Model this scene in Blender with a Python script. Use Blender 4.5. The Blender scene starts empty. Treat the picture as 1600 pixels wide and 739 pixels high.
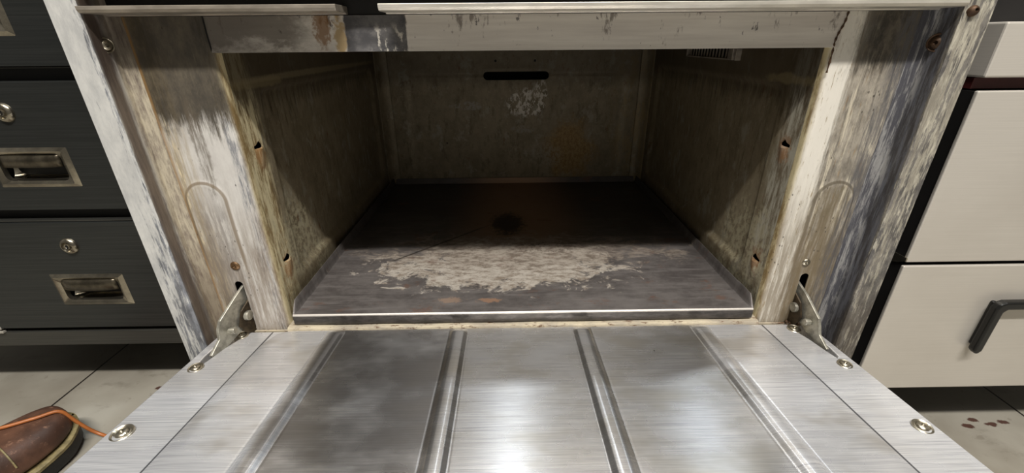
import bpy, bmesh, math, random
from mathutils import Vector, Matrix
random.seed(7)
R = math.radians
sc = bpy.context.scene
COL = sc.collection

# ------------------------------------------------------------------ camera, world, lights, exposure
# world: x right, y away from the camera into the oven, z up; z = 0 is the oven door hinge line, floor at z = -0.24
FLOOR = -0.24
CAM = (-0.02, -0.465, 0.342)
PITCH, ROLL, YAW, FPX = 24.6, 0.5, 0.6, 666.0
cd = bpy.data.cameras.new('camera'); cam = bpy.data.objects.new('camera', cd); COL.objects.link(cam)
p_, r_, y_ = R(PITCH), R(ROLL), R(YAW)
fwd = Vector((math.sin(y_)*math.cos(p_), math.cos(y_)*math.cos(p_), -math.sin(p_)))
rt = Vector((math.cos(y_), -math.sin(y_), 0)); up = rt.cross(fwd)
rt2 = rt*math.cos(r_) - up*math.sin(r_); up2 = up*math.cos(r_) + rt*math.sin(r_)
m = Matrix((rt2, up2, -fwd)).transposed().to_4x4(); m.translation = Vector(CAM)
cam.matrix_world = m
cd.sensor_width = 36.0; cd.sensor_fit = 'HORIZONTAL'; cd.lens = FPX/1600*36.0
cd.clip_start = 0.01
sc.camera = cam
vs = sc.view_settings
vs.view_transform = 'Standard'; vs.look = 'None'; vs.gamma = 1.0; vs.use_curve_mapping = False
vs.exposure = 0.0
w = bpy.data.worlds.new('world'); sc.world = w; w.use_nodes = True
w.node_tree.nodes['Background'].inputs[0].default_value = (0.8, 0.85, 0.95, 1)
w.node_tree.nodes['Background'].inputs[1].default_value = 0.05

def lamp(name, loc, target, sx, sy, power, col=(1, 1, 1), spin=0.0):
    l = bpy.data.lights.new(name, 'AREA'); l.shape = 'RECTANGLE'; l.size = sx; l.size_y = sy
    l.energy = power; l.color = col
    o = bpy.data.objects.new(name, l); COL.objects.link(o); o.location = loc
    d = (Vector(target) - Vector(loc)).normalized()
    o.rotation_euler = (d.to_track_quat('-Z', 'Y').to_matrix() @ Matrix.Rotation(spin, 3, 'Z')).to_euler()
    return o
# long ceiling fixture over the aisle (its elevation seen from the oven is about 58 degrees)
lamp('aisle_ceiling_light', (0.1, -1.28, 2.33), (0, 0, 0.1), 1.7, 0.05, 96, (1.0, 0.965, 0.915))
# invented broad fill light under the ceiling, added to soften everything
lamp('soft_fill_light', (0, -1.0, 2.47), (0, -1.0, 0), 3.4, 1.5, 20, (1.0, 0.97, 0.93))
# two lamps in the exhaust hood above the range
lamp('hood_lamp', (-0.02, 0.16, 2.10), (-0.02, 0.05, 0), 0.04, 0.04, 13, (0.84, 0.92, 1.0))
lamp('hood_lamp', (1.05, 0.16, 2.10), (1.05, 0.05, 0), 0.04, 0.04, 13, (0.84, 0.92, 1.0))

# ------------------------------------------------------------------ object helpers
def tag(o, label=None, cat=None, group=None, kind=None):
    if label: o['label'] = label
    if cat: o['category'] = cat
    if group: o['group'] = group
    if kind: o['kind'] = kind
    return o
def empty(name, loc, label, cat, group=None):
    o = bpy.data.objects.new(name, None); COL.objects.link(o); o.location = loc
    o.empty_display_size = 0.05
    return tag(o, label, cat, group)
def wloc(o):
    v = Vector((0, 0, 0))
    while o is not None: v = v + o.location; o = o.parent
    return v
def obj(name, bm, mat, parent=None, smooth=None, bevel=0, bseg=2, recalc=True):
    """links a bmesh given in world coordinates as one mesh object"""
    if recalc: bmesh.ops.recalc_face_normals(bm, faces=bm.faces)
    me = bpy.data.meshes.new(name); bm.to_mesh(me); bm.free()
    o = bpy.data.objects.new(name, me); COL.objects.link(o)
    if parent is not None:
        o.parent = parent; o.location = -wloc(parent)
    me.materials.append(mat)
    if bevel:
        b = o.modifiers.new('bevel', 'BEVEL'); b.width = bevel; b.segments = bseg; b.limit_method = 'ANGLE'; b.angle_limit = R(35)
    if smooth is not None:
        for p in me.polygons: p.use_smooth = True
        me.set_sharp_from_angle(angle=R(smooth))
    return o
def box(bm, x0, x1, y0, y1, z0, z1):
    v = [bm.verts.new((x, y, z)) for x in (x0, x1) for y in (y0, y1) for z in (z0, z1)]
    for f in ((0, 1, 3, 2), (4, 6, 7, 5), (0, 4, 5, 1), (2, 3, 7, 6), (0, 2, 6, 4), (1, 5, 7, 3)):
        bm.faces.new([v[i] for i in f])
def prism(bm, pts, f0, f1):
    """closed polygon pts swept between f0(p) and f1(p)"""
    a = [bm.verts.new(f0(p)) for p in pts]; b = [bm.verts.new(f1(p)) for p in pts]
    bm.faces.new(a); bm.faces.new(b[::-1]); n = len(pts)
    for i in range(n): bm.faces.new((a[i], a[(i+1) % n], b[(i+1) % n], b[i]))
def sheet(bm, us, vs_, h, thick, fmap):
    """solid sheet: front grid displaced by h(u,v), back grid flat-offset"""
    nu, nv = len(us), len(vs_)
    F = [[bm.verts.new(fmap(u, v, h(u, v))) for v in vs_] for u in us]
    B = [[bm.verts.new(fmap(u, v, h(u, v)-thick)) for v in vs_] for u in us]
    for i in range(nu-1):
        for j in range(nv-1):
            bm.faces.new((F[i][j], F[i+1][j], F[i+1][j+1], F[i][j+1]))
            bm.faces.new((B[i][j], B[i][j+1], B[i+1][j+1], B[i+1][j]))
    for i in range(nu-1):
        for j in (0, nv-1): bm.faces.new((F[i][j], F[i+1][j], B[i+1][j], B[i][j]))
    for j in range(nv-1):
        for i in (0, nu-1): bm.faces.new((F[i][j], F[i][j+1], B[i][j+1], B[i][j]))
def lin(a, b, n): return [a+(b-a)*i/n for i in range(n+1)]
def sstep(a, b, x):
    t = min(1, max(0, (x-a)/(b-a))); return t*t*(3-2*t)
def cut(o, cutters):
    """boolean-subtract bmesh cutters from object o (baked into its mesh)"""
    for bm in cutters:
        bmesh.ops.recalc_face_normals(bm, faces=bm.faces)
        me = bpy.data.meshes.new('c'); bm.to_mesh(me); bm.free()
        c = bpy.data.objects.new('c', me); COL.objects.link(c)
        c.location = (0, 0, 0)
        md = o.modifiers.new('b', 'BOOLEAN'); md.object = c; md.operation = 'DIFFERENCE'; md.solver = 'EXACT'
        bpy.context.view_layer.update()
        dg = bpy.context.evaluated_depsgraph_get()
        nm = bpy.data.meshes.new_from_object(o.evaluated_get(dg))
        old = o.data; o.modifiers.remove(md); o.data = nm
        nm.name = old.name
        bpy.data.objects.remove(c); bpy.data.meshes.remove(old)
def stadium(cx, cy, w_, h_, n=8):
    """outline of a rounded slot, w_ x h_, long axis whichever is longer"""
    r = min(w_, h_)/2; pts = []
    if w_ >= h_:
        for c, a0 in ((cx+w_/2-r, -90), (cx-w_/2+r, 90)):
            for i in range(n+1):
                a = R(a0+180*i/n); pts.append((c+r*math.cos(a), cy+r*math.sin(a)))
    else:
        for c, a0 in ((cy+h_/2-r, 0), (cy-h_/2+r, 180)):
            for i in range(n+1):
                a = R(a0+180*i/n); pts.append((cx+r*math.cos(a), c+r*math.sin(a)))
    return pts
def rrect(cx, cy, w_, h_, r, n=5):
    pts = []
    for sx, sy, a0 in ((1, 1, 0), (-1, 1, 90), (-1, -1, 180), (1, -1, 270)):
        for i in range(n+1):
            a = R(a0+90*i/n); pts.append((cx+sx*(w_/2-r)+r*math.cos(a), cy+sy*(h_/2-r)+r*math.sin(a)))
    return pts
def tube(bm, path, rad, seg=12, cap=True):
    path = [Vector(p) for p in path]; rings = []
    prev = None
    for i, p in enumerate(path):
        t = (path[min(i+1, len(path)-1)]-path[max(i-1, 0)]).normalized()
        n = prev if prev is not None else (Vector((0, 0, 1)) if abs(t.z) < .9 else Vector((1, 0, 0)))
        n = (n - t*n.dot(t)).normalized(); prev = n; b = t.cross(n)
        rr = rad(i) if callable(rad) else rad
        rings.append([bm.verts.new(p+(n*math.cos(2*math.pi*k/seg)+b*math.sin(2*math.pi*k/seg))*rr) for k in range(seg)])
    for a, b in zip(rings, rings[1:]):
        for k in range(seg): bm.faces.new((a[k], a[(k+1) % seg], b[(k+1) % seg], b[k]))
    if cap: bm.faces.new(rings[0][::-1]); bm.faces.new(rings[-1])
def lathe(bm, prof, M, seg=28):
    """profile (r,z) revolved about z then transformed by M"""
    rings = []
    for r, z in prof:
        if r < 1e-7: rings.append([bm.verts.new(M @ Vector((0, 0, z)))])
        else: rings.append([bm.verts.new(M @ Vector((r*math.cos(2*math.pi*k/seg), r*math.sin(2*math.pi*k/seg), z))) for k in range(seg)])
    for a, b in zip(rings, rings[1:]):
        if len(a) == 1 and len(b) == 1: continue
        for k in range(seg):
            k2 = (k+1) % seg
            if len(a) == 1: bm.faces.new((a[0], b[k], b[k2]))
            elif len(b) == 1: bm.faces.new((a[k], a[k2], b[0]))
            else: bm.faces.new((a[k], a[k2], b[k2], b[k]))
def smooth_path(pts, n=10):
    P = [Vector(p) for p in pts]; P = [P[0]*2-P[1]]+P+[P[-1]*2-P[-2]]; out = []
    for i in range(1, len(P)-2):
        for k in range(n):
            t = k/n; a, b, c, d = P[i-1], P[i], P[i+1], P[i+2]
            out.append(0.5*((2*b)+(c-a)*t+(2*a-5*b+4*c-d)*t*t+(3*b-a-3*c+d)*t**3))
    out.append(P[-2]); return out

# ------------------------------------------------------------------ material helpers
def srgb(r, g, b):
    f = lambda c: (c/255/12.92) if c/255 <= .04045 else ((c/255+.055)/1.055)**2.4
    return (f(r), f(g), f(b), 1)
class NT:
    def __init__(s, name):
        s.mat = bpy.data.materials.new(name); s.mat.use_nodes = True
        s.t = s.mat.node_tree; s.b = s.t.nodes['Principled BSDF']
        tc = s.t.nodes.new('ShaderNodeTexCoord'); s.p = tc.outputs['Object']
        sp = s.t.nodes.new('ShaderNodeSeparateXYZ'); s.t.links.new(s.p, sp.inputs[0])
        s.x, s.y, s.z = sp.outputs
    def put(s, sock, v):
        if isinstance(v, bpy.types.NodeSocket): s.t.links.new(v, sock)
        elif v is not None: sock.default_value = v
    def m(s, op, a, b=0.0, c=None, clamp=False):
        n = s.t.nodes.new('ShaderNodeMath'); n.operation = op; n.use_clamp = clamp
        s.put(n.inputs[0], a); s.put(n.inputs[1], b)
        if c is not None: s.put(n.inputs[2], c)
        return n.outputs[0]
    def scale(s, v):
        n = s.t.nodes.new('ShaderNodeMapping'); s.t.links.new(s.p, n.inputs[0])
        n.inputs['Scale'].default_value = v; return n
    def noise(s, v, detail=5, rough=.6, dist=0.0, off=0.0):
        mp = s.scale(v); mp.inputs['Location'].default_value = (off, off*1.7, off*.6)
        n = s.t.nodes.new('ShaderNodeTexNoise'); s.t.links.new(mp.outputs[0], n.inputs['Vector'])
        n.inputs['Scale'].default_value = 1; n.inputs['Detail'].default_value = detail
        n.inputs['Roughness'].default_value = rough; n.inputs['Distortion'].default_value = dist
        return n.outputs[0]
    def voro(s, v, feature='F1', off=0.0):
        mp = s.scale(v); mp.inputs['Location'].default_value = (off, off, off)
        n = s.t.nodes.new('ShaderNodeTexVoronoi'); n.feature = feature; s.t.links.new(mp.outputs[0], n.inputs['Vector'])
        n.inputs['Scale'].default_value = 1
        return n.outputs['Distance']
    def ramp(s, v, lo, hi):
        n = s.t.nodes.new('ShaderNodeMapRange'); n.interpolation_type = 'SMOOTHSTEP'; s.put(n.inputs[0], v)
        n.inputs[1].default_value = lo; n.inputs[2].default_value = hi
        n.inputs[3].default_value = 0; n.inputs[4].default_value = 1
        return n.outputs[0]
    def mul(s, *a):
        r = a[0]
        for k in a[1:]: r = s.m('MULTIPLY', r, k)
        return r
    def mix(s, f, a, b):
        n = s.t.nodes.new('ShaderNodeMix'); n.data_type = 'RGBA'
        s.put(n.inputs[0], f); s.put(n.inputs[6], a); s.put(n.inputs[7], b); return n.outputs[2]
    def edge(s, ax, at, width, nz, amp):
        """1 on the + side of coordinate ax = at, ragged by noise nz (0..1) of amplitude amp"""
        c = {'x': s.x, 'y': s.y, 'z': s.z}[ax]
        v = s.m('ADD', c, s.m('MULTIPLY', s.m('SUBTRACT', nz, .5), amp*1.25))
        return s.ramp(v, at-abs(width), at+abs(width)) if width > 0 else s.m('SUBTRACT', 1.0, s.ramp(v, at-abs(width), at+abs(width)))
    def blob(s, axes, c, rad, nz, amp, soft=.35):
        """ragged elliptical patch"""
        A = {'x': s.x, 'y': s.y, 'z': s.z}; q = None
        for a, cc, rr in zip(axes, c, rad):
            d = s.m('DIVIDE', s.m('SUBTRACT', A[a], cc), rr); d = s.m('MULTIPLY', d, d)
            q = d if q is None else s.m('ADD', q, d)
        q = s.m('SQRT', q); q = s.m('ADD', q, s.m('MULTIPLY', s.m('SUBTRACT', nz, .5), amp*2.3))
        return s.m('SUBTRACT', 1.0, s.ramp(q, 1-soft, 1+soft))
    def arch(s, cx, topz, r):
        zc = topz-r
        dx = s.m('ABSOLUTE', s.m('SUBTRACT', s.x, cx)); dz = s.m('MAXIMUM', s.m('SUBTRACT', s.z, zc), 0.0)
        return s.m('SQRT', s.m('ADD', s.mul(dx, dx), s.mul(dz, dz)))
    def done(s, col, metallic=0.0, rough=.5, bump=None, bstr=.2, bdist=.001, spec=None, aniso=None, coat=None):
        s.put(s.b.inputs['Base Color'], col); s.put(s.b.inputs['Metallic'], metallic); s.put(s.b.inputs['Roughness'], rough)
        if spec is not None: s.b.inputs['Specular IOR Level'].default_value = spec
        if bump is not None:
            n = s.t.nodes.new('ShaderNodeBump'); n.inputs['Strength'].default_value = bstr; n.inputs['Distance'].default_value = bdist
            s.t.links.new(bump, n.inputs['Height']); s.t.links.new(n.outputs[0], s.b.inputs['Normal'])
        if aniso:
            s.b.inputs['Anisotropic'].default_value = aniso
            n = s.t.nodes.new('ShaderNodeTangent'); n.direction_type = 'UV_MAP'; n.uv_map = 'brush'
            s.t.links.new(n.outputs[0], s.b.inputs['Tangent'])
        return s.mat
def plain(name, rgb, metallic=0.0, rough=.5, var=.12, sc_=(40, 40, 40), bstr=.1):
    n = NT(name); nz = n.noise(sc_, 4)
    c = srgb(*rgb); d = tuple(k*(1-var*2.2) for k in c[:3])+(1,)
    return n.done(n.mix(n.ramp(nz, .3, .7), d, c), metallic, rough, nz, bstr)

# --- brushed door steel
def door_steel(name, stain_and_reflection=1.0, met=.92):
    n = NT(name)
    br = n.noise((12, 900, 40), 3, .6)                  # fine brushing running along x
    br2 = n.noise((30, 1500, 60), 1, .5, off=3)
    big = n.noise((5, 6, 5), 5, .6, off=1)
    mot = n.noise((14, 22, 10), 3, .55, off=5)
    c = n.mix(n.ramp(n.m('ADD', n.mul(br, .6), n.mul(br2, .4)), .2, .8), srgb(186, 186, 190), srgb(250, 249, 247))
    c = n.mix(n.mul(n.ramp(mot, .48, .72), .45*stain_and_reflection), c, srgb(160, 148, 128))
    c = n.mix(n.mul(n.ramp(big, .5, .75), .3*stain_and_reflection), c, srgb(150, 150, 152))
    if stain_and_reflection > .5:   # dark cavity reflection painted into the middle of the panel, mottled brown
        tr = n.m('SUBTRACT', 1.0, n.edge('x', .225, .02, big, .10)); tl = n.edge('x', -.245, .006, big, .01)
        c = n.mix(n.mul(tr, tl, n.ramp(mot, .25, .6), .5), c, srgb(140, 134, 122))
        bright_sides = n.m('SUBTRACT', 1.0, n.mul(tr, tl))
        met = n.m('SUBTRACT', met, n.mul(bright_sides, .25))  # side fields made less metallic, imitating the bright posts' reflection
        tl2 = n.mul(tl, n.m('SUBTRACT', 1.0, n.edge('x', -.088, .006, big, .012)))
        c = n.mix(n.mul(tl2, n.ramp(mot, .2, .6), .6), c, srgb(104, 102, 104))  # deeper painted reflection between the two left ribs
    else:            # grime line where the inner panel is lapped over the border
        for xx in (-.3275, .3125):
            c = n.mix(n.mul(n.m('SUBTRACT', 1.0, n.ramp(n.m('ABSOLUTE', n.m('SUBTRACT', n.x, xx)), .0007, .0015)), .85), c, srgb(52, 52, 58))
    sp = n.voro((60, 45, 60), off=2)
    c = n.mix(n.mul(n.m('SUBTRACT', 1.0, n.ramp(sp, .03, .06)), n.ramp(n.noise((9, 9, 9), 2, off=9), .6, .62)), c, srgb(40, 36, 34))
    ro = n.m('ADD', .25, n.mul(n.m('SUBTRACT', mot, .3), .12))
    bb = n.m('ADD', n.mul(br, .6), n.mul(br2, .25))
    bb = n.m('ADD', bb, n.mul(n.noise((9, 7, 5), 2, .4, off=4), 1.0))
    return n.done(c, met, ro, bb, .045, .0004, aniso=.95)
M = {}
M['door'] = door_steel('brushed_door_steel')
M['door_border'] = door_steel('brushed_door_border_steel', .35, .62)

# --- worn, grimy oven front sheet (side = -1 left, +1 right)
def front_sheet(name, side):
    n = NT(name); ax = n.m('ABSOLUTE', n.x)
    vs1 = n.noise((230, 60, 17), 10, .76)                 # vertical streaks
    vs2 = n.noise((110, 60, 9), 9, .74, off=4)
    fine = n.noise((340, 240, 40), 8, .72, off=7)
    med = n.noise((55, 30, 30), 9, .74, off=2)
    if side < 0:
        c = n.mix(n.ramp(med, .3, .7), srgb(196, 192, 187), srgb(212, 209, 203))
        # pale tan streaks on the outer half
        o_ = n.mul(n.m('SUBTRACT', 1.0, n.edge('x', -.368, .012, vs1, .05)), n.ramp(vs2, .35, .55))
        c = n.mix(n.mul(o_, .8), c, srgb(158, 142, 112))
        c = n.mix(n.mul(n.m('SUBTRACT', 1.0, n.edge('x', -.378, .004, vs1, .02)), n.ramp(fine, .5, .6), .7), c, srgb(226, 212, 178))
        # blue-grey worn edge by the opening
        e_ = n.mul(n.edge('x', -.322, .004, vs1, .03), n.ramp(fine, .42, .6))
        c = n.mix(n.mul(e_, .75), c, srgb(92, 98, 110))
        # brown film on the lower part
        lo = n.mul(n.m('SUBTRACT', 1.0, n.edge('z', .15, .06, vs2, .16)), n.ramp(vs1, .3, .6))
        c = n.mix(n.mul(lo, .72), c, srgb(116, 100, 80))
        # burnt-on soot at the top, ragged drips
        so = n.edge('z', .262, .016, n.m('ADD', n.mul(vs1, .5), n.mul(n.noise((60, 40, 16), 8, .72, off=14), .5)), .16)
        c = n.mix(n.mul(so, .93), c, n.mix(n.ramp(med, .35, .65), srgb(50, 43, 31), srgb(84, 74, 56)))
        dr = n.mul(n.blob('xz', (-.352, .235), (.006, .05), med, 1.2), n.ramp(vs1, .4, .55))
        c = n.mix(n.mul(dr, .7), c, srgb(98, 88, 74))
        # dirt caught along the pressed arch
        d = n.arch(-.3635, .1995, .0215); hi_ = n.ramp(n.z, .06, .12)
        c = n.mix(n.mul(n.m('SUBTRACT', 1.0, n.ramp(n.m('ABSOLUTE', n.m('SUBTRACT', d, .0222)), .0008, .0024)), hi_, .75), c, srgb(116, 100, 78))
        c = n.mix(n.mul(n.m('SUBTRACT', 1.0, n.ramp(n.m('ADD', d, n.mul(n.m('SUBTRACT', med, .5), .02)), .014, .021)), n.ramp(fine, .4, .55), n.m('SUBTRACT', 1.0, n.ramp(n.z, .15, .2)), .5), c, srgb(112, 104, 98))
        # orange line along the seam
        c = n.mix(n.mul(n.m('SUBTRACT', 1.0, n.edge('x', -.3865, .0016, fine, .002)), .7), c, srgb(146, 112, 66))
    else:
        c = n.mix(n.ramp(med, .35, .65), srgb(122, 116, 106), srgb(170, 162, 148))
        c = n.mix(n.mul(n.ramp(vs1, .5, .62), .7), c, srgb(88, 82, 74))
        c = n.mix(n.mul(n.ramp(vs2, .54, .64), .75), c, srgb(214, 204, 182))
        c = n.mix(n.mul(n.ramp(fine, .58, .66), .5), c, srgb(140, 108, 66))
        st = n.m('SUBTRACT', 1.0, n.edge('x', .334, .004, vs1, .022))
        c = n.mix(n.mul(st, .92), c, n.mix(n.ramp(fine, .56, .66), srgb(226, 221, 210), srgb(150, 132, 104)))
        d = n.arch(.36, .1915, .0215); hi_ = n.ramp(n.z, .05, .1)
        c = n.mix(n.mul(n.m('SUBTRACT', 1.0, n.ramp(n.m('ADD', d, n.mul(n.m('SUBTRACT', med, .5), .012)), .016, .022)), n.ramp(vs1, .4, .52), .6), c, srgb(112, 100, 74))
        c = n.mix(n.mul(n.m('SUBTRACT', 1.0, n.ramp(n.m('ABSOLUTE', n.m('SUBTRACT', d, .0225)), .0008, .0024)), hi_, .8), c, srgb(86, 78, 64))
        lo = n.mul(n.m('SUBTRACT', 1.0, n.edge('z', .15, .07, vs2, .12)), n.ramp(vs1, .3, .55))
        c = n.mix(n.mul(lo, .75), c, srgb(112, 98, 76))
        so = n.mul(n.edge('z', .312, .014, vs1, .10), n.edge('x', .335, .012, med, .05))
        c = n.mix(n.mul(so, .88), c, n.mix(n.ramp(med, .4, .6), srgb(46, 42, 36), srgb(92, 84, 72)))
        ou = n.mul(n.edge('x', .372, .006, vs1, .03), n.ramp(fine, .4, .55))
        c = n.mix(n.mul(ou, .7), c, srgb(88, 88, 92))
    # jamb return inside the opening: yellowed grease
    ins = n.edge('y', .003, .003, fine, .004)
    je = n.mix(n.ramp(vs1, .42, .6), srgb(228, 214, 172), srgb(150, 126, 84))
    c = n.mix(ins, c, je)
    # dark specks
    sp = n.voro((210, 200, 110), off=side)
    c = n.mix(n.mul(n.m('SUBTRACT', 1.0, n.ramp(sp, .09, .2)), n.ramp(n.noise((30, 30, 14), 3, off=side*3), .52, .6), .8), c, srgb(58, 50, 42))
    h = n.m('ADD', n.mul(fine, .6), vs1)
    return n.done(c, .18, n.m('ADD', .38, n.mul(med, .3)), h, .35, .0006)
M['front_L'] = front_sheet('worn_left_front_sheet', -1)
M['front_R'] = front_sheet('worn_right_front_sheet', 1)

def post_sheet(name, side):
    n = NT(name)
    vs1 = n.noise((210, 170, 20), 10, .76, off=1)
    fine = n.noise((340, 260, 42), 8, .72, off=6)
    med = n.noise((80, 80, 30), 9, .74, off=3)
    A = n.m('ABSOLUTE', n.x)
    if side < 0:
        c = n.mix(n.ramp(med, .3, .7), srgb(184, 184, 182), srgb(212, 211, 206))
        # blue-black scorch creeping from the inner edge, stronger low down
        lowr = n.m('SUBTRACT', 1.0, n.ramp(n.z, -.05, .30))
        t = n.m('ADD', n.mul(n.m('ADD', n.x, .431), 18.0), n.mul(lowr, .42))
        t = n.m('ADD', t, n.mul(n.m('SUBTRACT', fine, .5), 1.6)); t = n.m('ADD', t, n.mul(n.m('SUBTRACT', vs1, .5), 1.6))
        c = n.mix(n.mul(n.ramp(t, .5, .82), .82), c, n.mix(n.ramp(med, .4, .6), srgb(58, 62, 74), srgb(112, 116, 126)))
        inn = n.edge('x', -.4035, .001, fine, .001)
        cc = n.mix(n.ramp(vs1, .35, .65), srgb(128, 116, 104), srgb(96, 86, 80))
        c = n.mix(n.mul(n.edge('y', -.027, .002, fine, .004), inn), c, cc)
        tan = n.edge('y', -.007, .005, vs1, .012)
        c = n.mix(tan, c, n.mix(n.ramp(n.m('ADD', n.mul(fine, .5), n.mul(med, .5)), .42, .62), srgb(198, 188, 166), srgb(128, 116, 106)))
        c = n.mix(n.mul(n.m('SUBTRACT', 1.0, n.edge('z', .10, .06, vs1, .1)), tan, .6), c, srgb(112, 96, 78))
        c = n.mix(n.mul(n.edge('z', .315, .02, vs1, .08), n.ramp(n.y, -.031, -.022), .7), c, srgb(66, 54, 48))
    else:
        c = n.mix(n.ramp(vs1, .38, .62), srgb(140, 134, 122), srgb(206, 200, 182))
        t = n.m('ADD', n.mul(n.m('SUBTRACT', fine, .5), 1.3), n.mul(n.m('SUBTRACT', vs1, .5), 1.5))
        t = n.m('ADD', t, n.mul(n.m('SUBTRACT', 1.0, n.ramp(n.z, -.05, .30)), .16))
        c = n.mix(n.mul(n.ramp(t, -.06, .12), .88), c, n.mix(n.ramp(med, .42, .58), srgb(62, 60, 64), srgb(112, 108, 104)))
        c = n.mix(n.mul(n.m('SUBTRACT', 1.0, n.edge('z', .05, .06, vs1, .1)), n.ramp(fine, .35, .6), .8), c, srgb(84, 76, 66))
        c = n.mix(n.mul(n.ramp(med, .60, .68), n.ramp(fine, .4, .5), .6), c, srgb(228, 220, 200))
        inn = n.edge('y', -.026, .003, fine, .006)
        c = n.mix(n.mul(inn, .9), c, n.mix(n.ramp(vs1, .42, .58), srgb(52, 50, 54), srgb(104, 106, 114)))
        tan = n.edge('y', -.005, .004, vs1, .012)
        c = n.mix(n.mul(tan, .85), c, n.mix(n.ramp(vs1, .46, .58), srgb(86, 86, 92), srgb(168, 166, 162)))
    return n.done(c, .2, n.m('ADD', .36, n.mul(med, .3)), n.m('ADD', fine, vs1), .3, .0005)
M['post_L'] = post_sheet('scorched_left_post', -1)
M['post_R'] = post_sheet('scorched_right_post', 1)

def header_mat():
    n = NT('header_steel')
    hs = n.noise((8, 40, 160), 5, .6); med = n.noise((26, 30, 40), 7, .7, off=3); vs1 = n.noise((70, 60, 26), 7, .7, off=8)
    fine = n.noise((220, 200, 160), 5, .7, off=5)
    c = n.mix(n.ramp(hs, .3, .7), srgb(196, 189, 180), srgb(214, 208, 198))
    # drips hanging from the top edge
    top = n.ramp(n.z, .338, .368)
    c = n.mix(n.mul(n.ramp(n.m('ADD', vs1, n.mul(top, .10)), .64, .72), .75), c, srgb(96, 86, 78))
    c = n.mix(n.mul(n.ramp(n.m('ADD', n.noise((90, 40, 50), 6, .7, off=21), n.mul(top, .03)), .64, .68), .8), c, srgb(50, 48, 54))
    # browned left third
    lf = n.m('SUBTRACT', 1.0, n.edge('x', -.215, .018, med, .07))
    c = n.mix(n.mul(lf, n.ramp(n.m('ADD', med, n.mul(n.ramp(n.z, .33, .37), .25)), .42, .62), .8), c, srgb(88, 80, 70))
    c = n.mix(n.mul(n.m('SUBTRACT', 1.0, n.edge('x', -.265, .02, med, .06)), .45), c, srgb(96, 90, 84))
    # rust streaks
    c = n.mix(n.mul(n.blob('xz', (-.198, .36), (.008, .022), fine, 1.2), .8), c, srgb(122, 84, 40))
    c = n.mix(n.mul(n.blob('xz', (-.181, .345), (.006, .018), fine, 1.2), .8), c, srgb(160, 132, 78))
    # charred patch with hard sides
    pa = n.mul(n.edge('x', -.176, .0012, fine, .004), n.m('SUBTRACT', 1.0, n.edge('x', -.1165, .0008, fine, .002)))
    ch = n.mix(n.mul(n.ramp(n.noise((120, 60, 60), 6, .75, off=12), .54, .6), n.edge('x', -.15, .006, med, .02), n.m('SUBTRACT', 1.0, n.ramp(n.z, .345, .362))), n.mix(n.ramp(med, .4, .6), srgb(52, 52, 56), srgb(92, 90, 90)), srgb(196, 190, 178))
    c = n.mix(n.mul(pa, .95), c, ch)
    return n.done(c, .15, .42, n.m('ADD', fine, med), .2, .0005)
M['header'] = header_mat()

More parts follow.
